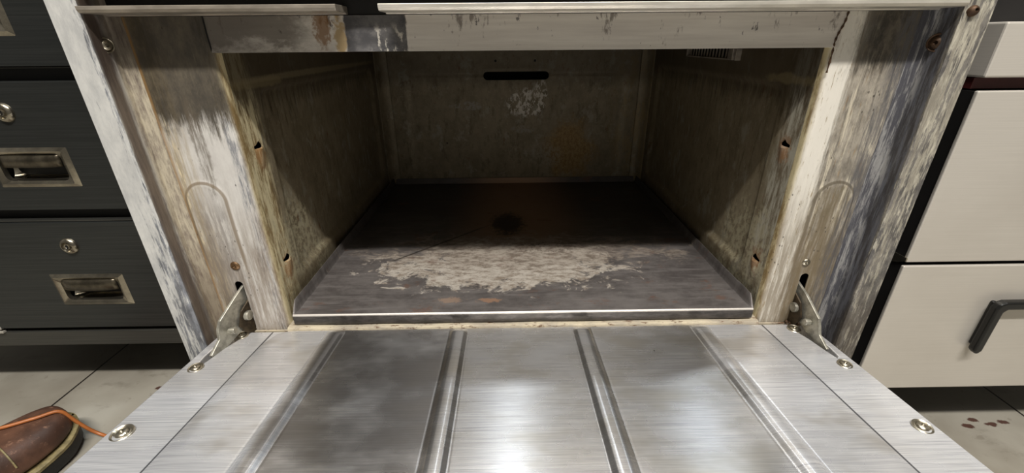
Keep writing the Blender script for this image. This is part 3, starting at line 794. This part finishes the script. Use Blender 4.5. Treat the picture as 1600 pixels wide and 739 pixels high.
# hinge arms: 3 mm plates in a nearly vertical plane, from the panel slot into the door slot
def arm(side, x_at, poly):
    bm = bmesh.new(); t = .0016
    prism(bm, poly, lambda p: (x_at(p[0])-t, p[0], p[1]), lambda p: (x_at(p[0])+t, p[0], p[1]))
    a = obj('hinge_arm', bm, M['hinge'], oven, bevel=.0005)
    # inner link, roller and pivot pins
    bm = bmesh.new()
    q = [(.010, .050), (-.012, .036), (-.020, .018), (-.012, .002), (.006, -.004), (.014, .012)]
    off = -side*.0042
    prism(bm, q, lambda p: (x_at(p[0])+off-.001, p[0], p[1]), lambda p: (x_at(p[0])+off+.001, p[0], p[1]))
    obj('link_plate', bm, M['hinge_dark'], a, bevel=.0004)
    for (yy, zz, rr) in ((-.006, .026, .0065), (-.030, .020, .0042)):
        bm = bmesh.new()
        tube(bm, [(x_at(yy)-.0015, yy, zz), (x_at(yy)-side*.0085, yy, zz)], rr, 16)
        obj('pivot_pin', bm, M['hinge'], a, smooth=40, bevel=.0006)
    return a
PL = [(.0160, .066), (.0080, .0660), (-.0105, .0560), (-.0375, .0395), (-.0430, .0300), (-.0450, .0180), (-.0600, .0060), (-.0580, .0000), (-.0540, -.0020), (-.0360, .0035), (-.0200, .0080), (-.0060, .0100), (.0080, .0200), (.0160, .0400)]
PR = [(.0160, .060), (.0080, .0575), (-.0120, .0490), (-.0400, .0320), (-.0445, .0230), (-.0480, .0140), (-.0640, .0050), (-.0610, -.0010), (-.0540, -.0040), (-.0300, .0040), (-.0180, .0080), (-.0060, .0100), (.0080, .0180), (.0160, .0360)]
arm(-1, lambda y: -.3580+.27*y, PL)
arm(1, lambda y: .3555-.07*y, PR)
# grease and rust crumbs in the slot bottoms
for sx in (-.372, .3585):
    bm = bmesh.new()
    for k in range(26):
        q = Matrix.Translation((sx+random.uniform(-.012, .012), -.003+random.uniform(-.007, .001), random.uniform(-.001, .0025)))
        bmesh.ops.create_icosphere(bm, subdivisions=1, radius=random.uniform(.0008, .0026), matrix=q)
    for v in bm.verts: v.co += Vector((random.uniform(-1, 1), random.uniform(-1, 1), random.uniform(-1, 1)))*.0004
    tag(obj('grease_crumbs', bm, M['rust'], oven), kind='stuff')

# legs under the posts
for s in (-1, 1):
    for y in (.02, .61):
        bm = bmesh.new(); Mx = Matrix.Translation((s*.395, y, 0))
        lathe(bm, [(0, -.1585), (.022, -.1585), (.022, -.17), (.016, -.175), (.013, FLOOR+.02), (.019, FLOOR+.012), (.019, FLOOR), (0, FLOOR)], Mx, 20)
        obj('leg', bm, M['chrome_dark'], oven, smooth=40)

# ------------------------------------------------------------------ floor pan lying in the oven
bm = bmesh.new()
def pan_h(x, y):
    e = min(x+.3015, .3015-x); hh = 0
    hh += .0150*(1-sstep(.001, .0035, e))*sstep(.000, .014, y)
    hh += .0130*sstep(.5600, .5625, y)
    hh += .0009*(1-sstep(.045, .049, y))
    hh += .0006*math.sin(x*14)*math.sin(y*11)
    return hh
xs = [-.3015, -.3008, -.3000, -.2992, -.2985, -.2975, -.296]+lin(-.29, .29, 60)+[.296, .2975, .2985, .2992, .3000, .3008, .3015]
ys = [.0, .0015, .004, .008, .014, .022, .034, .043, .045, .047, .049, .053]+lin(.065, .555, 50)+[.559, .560, .561, .5625, .564]
sheet(bm, xs, ys, pan_h, .0011, lambda u, v, h: (u, v, .0200+h))
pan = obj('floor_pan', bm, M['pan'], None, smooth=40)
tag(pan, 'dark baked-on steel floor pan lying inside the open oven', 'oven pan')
bm = bmesh.new()
prism(bm, [(-.0014, .0205), (.0002, .0216), (.0016, .0206), (.0016, .0192), (.0006, .0188), (.0006, .0068), (-.0010, .0066), (-.0016, .0078)],
      lambda p: (-.3005, p[0], p[1]), lambda p: (.3005, p[0], p[1]))
tag(obj('front_lip', bm, M['pan_edge'], pan, smooth=50), 'bright-edged folded front lip')
bm = bmesh.new()
for y in (.12, .30, .48): box(bm, -.307, .307, y-.01, y+.01, .0125, .0178)
obj('pan_support', bm, M['dark'], oven)

# ------------------------------------------------------------------ left drawer cabinet
CY = .13
cab = empty('drawer_cabinet', (-.80, .4, FLOOR), 'dark steel drawer cabinet to the left of the oven, keyed locks and recessed pulls', 'cabinet')
bm = bmesh.new()
box(bm, -1.16, -.50, CY+.012, .80, -.118, .62)
obj('body', bm, M['cabinet_black'], cab)
bm = bmesh.new()
box(bm, -1.16, -.50, CY-.001, CY+.012, -.122, -.0935)      # bottom rail
box(bm, -1.16, -.866, CY+.0005, CY+.012, -.0935, .62)      # stile with the louvres
box(bm, -.515, -.50, CY+.0005, CY+.012, -.0935, .62)
obj('face_frame', bm, M['cabinet_body'], cab, bevel=.001)
bm = bmesh.new()
for k in range(5): box(bm, -.935, -.862, CY-.005, CY+.001, -.0600-.0075*k-.004, -.0600-.0075*k)
obj('louvre', bm, M['ledge'], cab, bevel=.0008)
for x in (-1.12, -.54):
    for y in (.2, .74):
        bm = bmesh.new(); lathe(bm, [(0, -.118), (.02, -.118), (.02, -.13), (.014, -.135), (.012, FLOOR+.015), (.017, FLOOR+.01), (.017, FLOOR), (0, FLOOR)], Matrix.Translation((x, y, 0)), 18)
        obj('leg', bm, M['chrome_dark'], cab, smooth=40)
def pull(parent, cx, cz, w_=.113, hh=.056):
    # raised frame
    bm = bmesh.new()
    y0, y1 = CY-.0125, CY-.0045
    outer = rrect(cx, cz, w_, hh, .0015, 3); mid = rrect(cx, cz, w_-.012, hh-.010, .0015, 3)
    inner = rrect(cx, cz, w_-.024, hh-.018, .008, 3)
    A = [bm.verts.new((p[0], y1, p[1])) for p in outer]; B = [bm.verts.new((p[0], y1-.0035, p[1])) for p in mid]
    C = [bm.verts.new((p[0], y1-.0005, p[1])) for p in inner]; E = [bm.verts.new((p[0], y1+.006, p[1])) for p in inner]
    n = len(A)
    for P, Q in ((A, B), (B, C), (C, E)):
        for i in range(n): bm.faces.new((P[i], P[(i+1) % n], Q[(i+1) % n], Q[i]))
    fr = obj('pull_frame', bm, M['chrome'], parent, smooth=30)
    # bowl
    bm = bmesh.new(); iw, ih = (w_-.025)/2, (hh-.019)/2
    rows = []
    for i in range(11):
        a = R(-90+180*i/10)
        rows.append([bm.verts.new((cx+iw*t, CY+.0015+.0175*math.cos(a)*(1-abs(t)**6*.55), cz+ih*math.sin(a))) for t in lin(-1, 1, 12)])
    for a, b in zip(rows, rows[1:]):
        for i in range(12): bm.faces.new((a[i], a[i+1], b[i+1], b[i]))
    obj('bowl', bm, M['chrome'], fr, smooth=60)
    # grip hood over the upper half, open below
    bm = bmesh.new(); rows = []
    for i in range(9):
        a = R(90-100*i/8)
        rows.append([bm.verts.new((cx+(iw-.002)*t, y1+.001-.0060*math.cos(a)*(1-abs(t)**4*.8), cz+.003+(ih-.004)*(math.sin(a)*.55+.45) if i < 8 else cz+.001)) for t in lin(-1, 1, 14)])
    for a, b in zip(rows, rows[1:]):
        for i in range(14): bm.faces.new((a[i], a[i+1], b[i+1], b[i]))
    g = obj('grip', bm, M['chrome_dark'], fr, smooth=60)
    sm = g.modifiers.new('solid', 'SOLIDIFY'); sm.thickness = .0012
    return fr
def drawer(z0, z1, pz, lz, label):
    bm = bmesh.new(); box(bm, -.862, -.5175, CY-.0045, CY+.011, z0, z1)
    d = obj('drawer', bm, M['cabinet'], None)
    c = bmesh.new(); box(c, -.681-.047, -.681+.047, CY-.03, CY+.05, pz-.020, pz+.020)
    cut(d, [c])
    b = d.modifiers.new('bevel', 'BEVEL'); b.width = .0012; b.segments = 2; b.limit_method = 'ANGLE'
    d.parent = cab; d.location = -Vector(cab.location); d['label'] = label
    pull(d, -.681, pz)
    bm = bmesh.new(); q = Matrix.Translation((-.684, CY-.0045, lz)) @ Matrix.Rotation(R(90), 4, 'X')
    lathe(bm, [(0, .0040), (.0022, .0040), (.0026, .0046), (.0042, .0048), (.0050, .0022), (.0064, .0020), (.0078, .0050), (.0102, .0046), (.0128, .0018), (.0132, 0), (.0132, -.002)], q, 30)
    k = obj('lock', bm, M['chrome'], d, smooth=40)
    bm = bmesh.new(); box(bm, -.6848, -.6832, CY-.0096, CY-.006, lz-.0030, lz+.0030)
    obj('keyway', bm, M['dark'], k)
drawer(-.084, .104, -.0110, .0658, 'lower drawer front, lighter steel')
drawer(.1240, .3000, .1870, .2617, 'middle drawer front')
drawer(.3180, .4960, .3810, .455, 'upper drawer front cut off by the picture edge')
# thin bright rails between the drawers
for z0, z1, yy in ((.1050, .1066, -.002), (.3155, .3168, .0), (-.0935, -.0925, .001)):
    bm = bmesh.new(); box(bm, -.864, -.5165, CY+yy, CY+.012, z0, z1)
    obj('drawer_rail', bm, M['cabinet_body'], cab)
bm = bmesh.new(); box(bm, -1.17, -.497, CY-.02, .81, .62, .66)
obj('worktop', bm, M['cabinet_body'], cab, bevel=.003)

# ------------------------------------------------------------------ right refrigerated drawer unit
fr = empty('refrigerator', (.85, .35, FLOOR), 'pale brushed steel under-counter refrigerator with two stacked drawers right of the oven', 'refrigerator')
FX0, FX1 = .478, 1.16
bm = bmesh.new(); box(bm, FX0+.012, FX1-.012, .052, .70, -.105, .60)
obj('body', bm, M['fridge_body'], fr)
def fdrawer(name, z0, z1, label):
    bm = bmesh.new(); box(bm, FX0, FX1, .0, .005, z0, z1)
    o = obj(name, bm, M['fridge'], fr, bevel=.0016, bseg=3); o['label'] = label
    bm = bmesh.new(); box(bm, FX0+.0015, FX1-.0015, .0051, .050, z0+.001, z1-.001)
    obj('drawer_liner', bm, M['fridge_body'], o)
    return o
lowd = fdrawer('drawer', -.122, .0805, 'lower drawer with black bracket handle'); upd = fdrawer('drawer', .0860, .2905, 'upper drawer')
bm = bmesh.new(); box(bm, FX0, FX1, .0, .050, .3035, .356)
obj('top_rail', bm, M['fridge'], fr, bevel=.002)
bm = bmesh.new(); box(bm, FX0+.004, FX1-.004, .014, .051, .2915, .3025); box(bm, FX0+.006, FX1-.006, .012, .051, .0812, .0853)
obj('gasket', bm, M['gasket'], fr)
bm = bmesh.new(); prism(bm, [(.02, .0), (.009, .004), (.0, .010), (.0, .014), (.02, .014)], lambda p: (FX0-.0012, p[0], p[1]+.078), lambda p: (FX0+.0005, p[0], p[1]+.078))
obj('corner_clip', bm, M['chrome'], lowd)
bm = bmesh.new()   # dark recess and the shelf above
box(bm, FX0+.01, FX1-.01, .06, .70, .356, .60)
obj('upper_recess', bm, M['fridge_body'], fr)
bm = bmesh.new(); box(bm, FX0, FX1, -.002, .71, .60, .64)
obj('worktop', bm, M['fridge'], fr, bevel=.003)
# bracket handle, flat black bar bent down at both ends
def fhandle(parent, zt):
    bm = bmesh.new()
    hy0, hy1 = -.014, -.004
    xa, xb, wd, dr = .609, 1.03, .0120, .078
    outer = [(xa, zt-dr), (xa, zt-.010), (xa+.003, zt-.003), (xa+.010, zt), (xb-.010, zt), (xb-.003, zt-.003), (xb, zt-.010), (xb, zt-dr), (xb-wd*.5, zt-dr-.006),
             (xb-wd, zt-dr), (xb-wd, zt-wd-.004), (xb-wd-.004, zt-wd), (xa+wd+.004, zt-wd), (xa+wd, zt-wd-.004), (xa+wd, zt-dr), (xa+wd*.5, zt-dr-.006)]
    prism(bm, outer, lambda p: (p[0], hy0, p[1]), lambda p: (p[0], hy1, p[1]))
    for x in (xa+.002, xb-wd+.002): box(bm, x+.001, x+wd-.005, hy1-.001, .001, zt-dr+.004, zt-.004)
    obj('handle', bm, M['handle_black'], parent, bevel=.003, bseg=3)
fhandle(lowd, .0328); fhandle(upd, .2500)
for x in (.52, 1.12):
    for y in (.12, .64):
        bm = bmesh.new(); lathe(bm, [(0, -.105), (.022, -.105), (.022, -.12), (.013, -.125), (.012, FLOOR+.015), (.019, FLOOR+.01), (.019, FLOOR), (0, FLOOR)], Matrix.Translation((x, y, 0)), 18)
        obj('leg', bm, M['chrome_dark'], fr, smooth=40)

# ------------------------------------------------------------------ work boot at the left, toe towards the cabinet
BO = Vector((-.728, .050, FLOOR)); BA = R(-26)   # toe tip, turn
boot = empty('work_boot', (BO.x, BO.y-.14, FLOOR), 'scuffed brown leather work boot on the tiled floor by the open oven door', 'boot')
def foot_half(t, side):   # half width at t (0 toe .. 1 heel); side +1 = right
    base = [(0, .0), (.015, .018), (.05, .034), (.12, .047), (.22, .053), (.34, .054), (.5, .045), (.65, .038), (.8, .037), (.92, .034), (.985, .018), (1, .0)]
    for (a, u), (b, v) in zip(base, base[1:]):
        if t <= b:
            k = (t-a)/(b-a); k = k*k*(3-2*k) if a > .1 else math.sin(k*math.pi/2); return (u+(v-u)*k)*(1.05 if side > 0 else .95)
    return 0
L_ = .300
def BP(t, x, z):
    # foot axis runs from the toe towards -y, curving slightly
    yy = -t*L_; xx = x + .012*math.sin(t*math.pi)
    c, s = math.cos(BA), math.sin(BA)
    return (BO.x+xx*c-yy*s, BO.y+xx*s+yy*c, FLOOR+z)
ts = [0, .004, .012, .025, .05, .085, .12, .17, .22, .28, .34, .42, .5, .58, .65, .73, .8, .87, .92, .96, .985, .996, 1]
def outline(grow):
    r = [(t, foot_half(t, 1)+grow) for t in ts]; l = [(t, -foot_half(t, -1)-grow) for t in ts[::-1]]
    return r+l
def slab_ring(bm, levels):
    rings = []
    for z, g in levels:
        rings.append([bm.verts.new(BP(t+(-g if t < .5 else g)*abs(2*t-1)**6/L_, x, z+.010*max(0, (.25-t)/.25)**2)) for t, x in outline(g)])
    n = len(rings[0])
    for a, b in zip(rings, rings[1:]):
        for i in range(n): bm.faces.new((a[i], a[(i+1) % n], b[(i+1) % n], b[i]))
    bm.faces.new(rings[0]); bm.faces.new(rings[-1][::-1])
bm = bmesh.new(); slab_ring(bm, [(0, -.001), (.003, .002), (.022, .003), (.0225, .002)]); bmesh.ops.remove_doubles(bm, verts=bm.verts, dist=.0004)
obj('sole', bm, M['sole'], boot, smooth=40)
bm = bmesh.new(); slab_ring(bm, [(.0225, .003), (.0235, .0045), (.0280, .0045), (.0292, .003), (.0295, -.004)]); bmesh.ops.remove_doubles(bm, verts=bm.verts, dist=.0004)
obj('welt', bm, M['welt'], boot, smooth=40)
def top(t):
    tb = [(0, .006), (.02, .026), (.06, .034), (.14, .041), (.26, .046), (.38, .058), (.5, .086), (.58, .125), (.62, .16), (.66, .16), (1, .16)]
    for (a, u), (b, v) in zip(tb, tb[1:]):
        if t <= b:
            k = (t-a)/(b-a); return u+(v-u)*(math.sin(k*math.pi/2) if a < .05 else k)
    return .16
bm = bmesh.new(); rings = []; NS = 20
for t in [0.006, .02, .04, .07, .11, .16, .22, .28, .34, .40, .46, .52, .57, .61, .66, .72, .80, .88, .94, .98, .995]:
    H = top(t); ring = []
    for k in range(NS+1):
        a = math.pi*k/NS; side = 1 if a < math.pi/2 else -1
        hw = max(.003, foot_half(t, side)-.0005)
        sx = abs(math.cos(a))**.62; sz = math.sin(a)**.75
        nar = 1-.35*max(0, (sz*H-.06)/.10)**.7 if H > .06 and sz*H > .06 else 1
        z0 = .0285+.010*max(0, (.25-t)/.25)**2
        ring.append(bm.verts.new(BP(t, side*hw*sx*nar, z0+H*sz*1.0)))
    rings.append(ring)
for a, b in zip(rings, rings[1:]):
    for i in range(NS): bm.faces.new((a[i], a[i+1], b[i+1], b[i]))
    bm.faces.new((a[0], b[0], b[-1], a[-1]))
bm.faces.new(rings[0]); bm.faces.new(rings[-1][::-1])
up_ = obj('upper', bm, M['leather'], boot, smooth=80)
sb = up_.modifiers.new('sub', 'SUBSURF'); sb.levels = 1; sb.render_levels = 2
# toe-cap seam
bm = bmesh.new(); pts = []
for k in range(2, 19):
    a = math.pi*k/20; t = .27+.05*math.cos(a*2)*0; side = 1 if a < math.pi/2 else -1
    pts.append(BP(t, side*(foot_half(t, side)+.0002)*abs(math.cos(a))**.62, .0285+top(t)*math.sin(a)**.75+.0008))
tube(bm, pts, .0011, 6); obj('toe_seam', bm, M['welt'], up_)

# ------------------------------------------------------------------ orange cord across the boot, running under the door
from mathutils.bvhtree import BVHTree
bpy.context.view_layer.update()
dg = bpy.context.evaluated_depsgraph_get()
trees = [(BVHTree.FromObject(o, dg), o.matrix_world.copy()) for o in boot.children if o.type == 'MESH']
def height(x, y):
    best = FLOOR
    for t, mw in trees:
        inv = mw.inverted(); hit = t.ray_cast(inv @ Vector((x, y, .5)), Vector((0, 0, -1)))
        if hit[0] is not None: best = max(best, (mw @ hit[0]).z)
    return best
xy = smooth_path([(-1.35, -.06, 0), (-1.05, -.035, 0), (-.90, -.03, 0), (-.82, -.022, 0), (-.77, -.010, 0), (-.735, .012, 0), (-.71, .034, 0), (-.66, .035, 0), (-.5, -.03, 0), (-.2, -.10, 0)], 12)
hs = [height(p.x, p.y) for p in xy]
for it in range(60):   # a slack cord: rests on the boot, sags away from it
    hs = [max(h0, .5*(hs[max(0, i-1)]+hs[min(len(hs)-1, i+1)])-.00035) for i, h0 in enumerate([height(p.x, p.y) for p in xy] if it == 0 else base_h)] if it else hs
    if it == 0: base_h = list(hs)
CP = [(p.x, p.y, h+.0032) for p, h in zip(xy, hs)]
bm = bmesh.new(); tube(bm, CP, .0026, 10)
tag(obj('power_cord', bm, M['cord'], None, smooth=60), 'thin orange cord lying across the boot and under the oven door', 'cord')
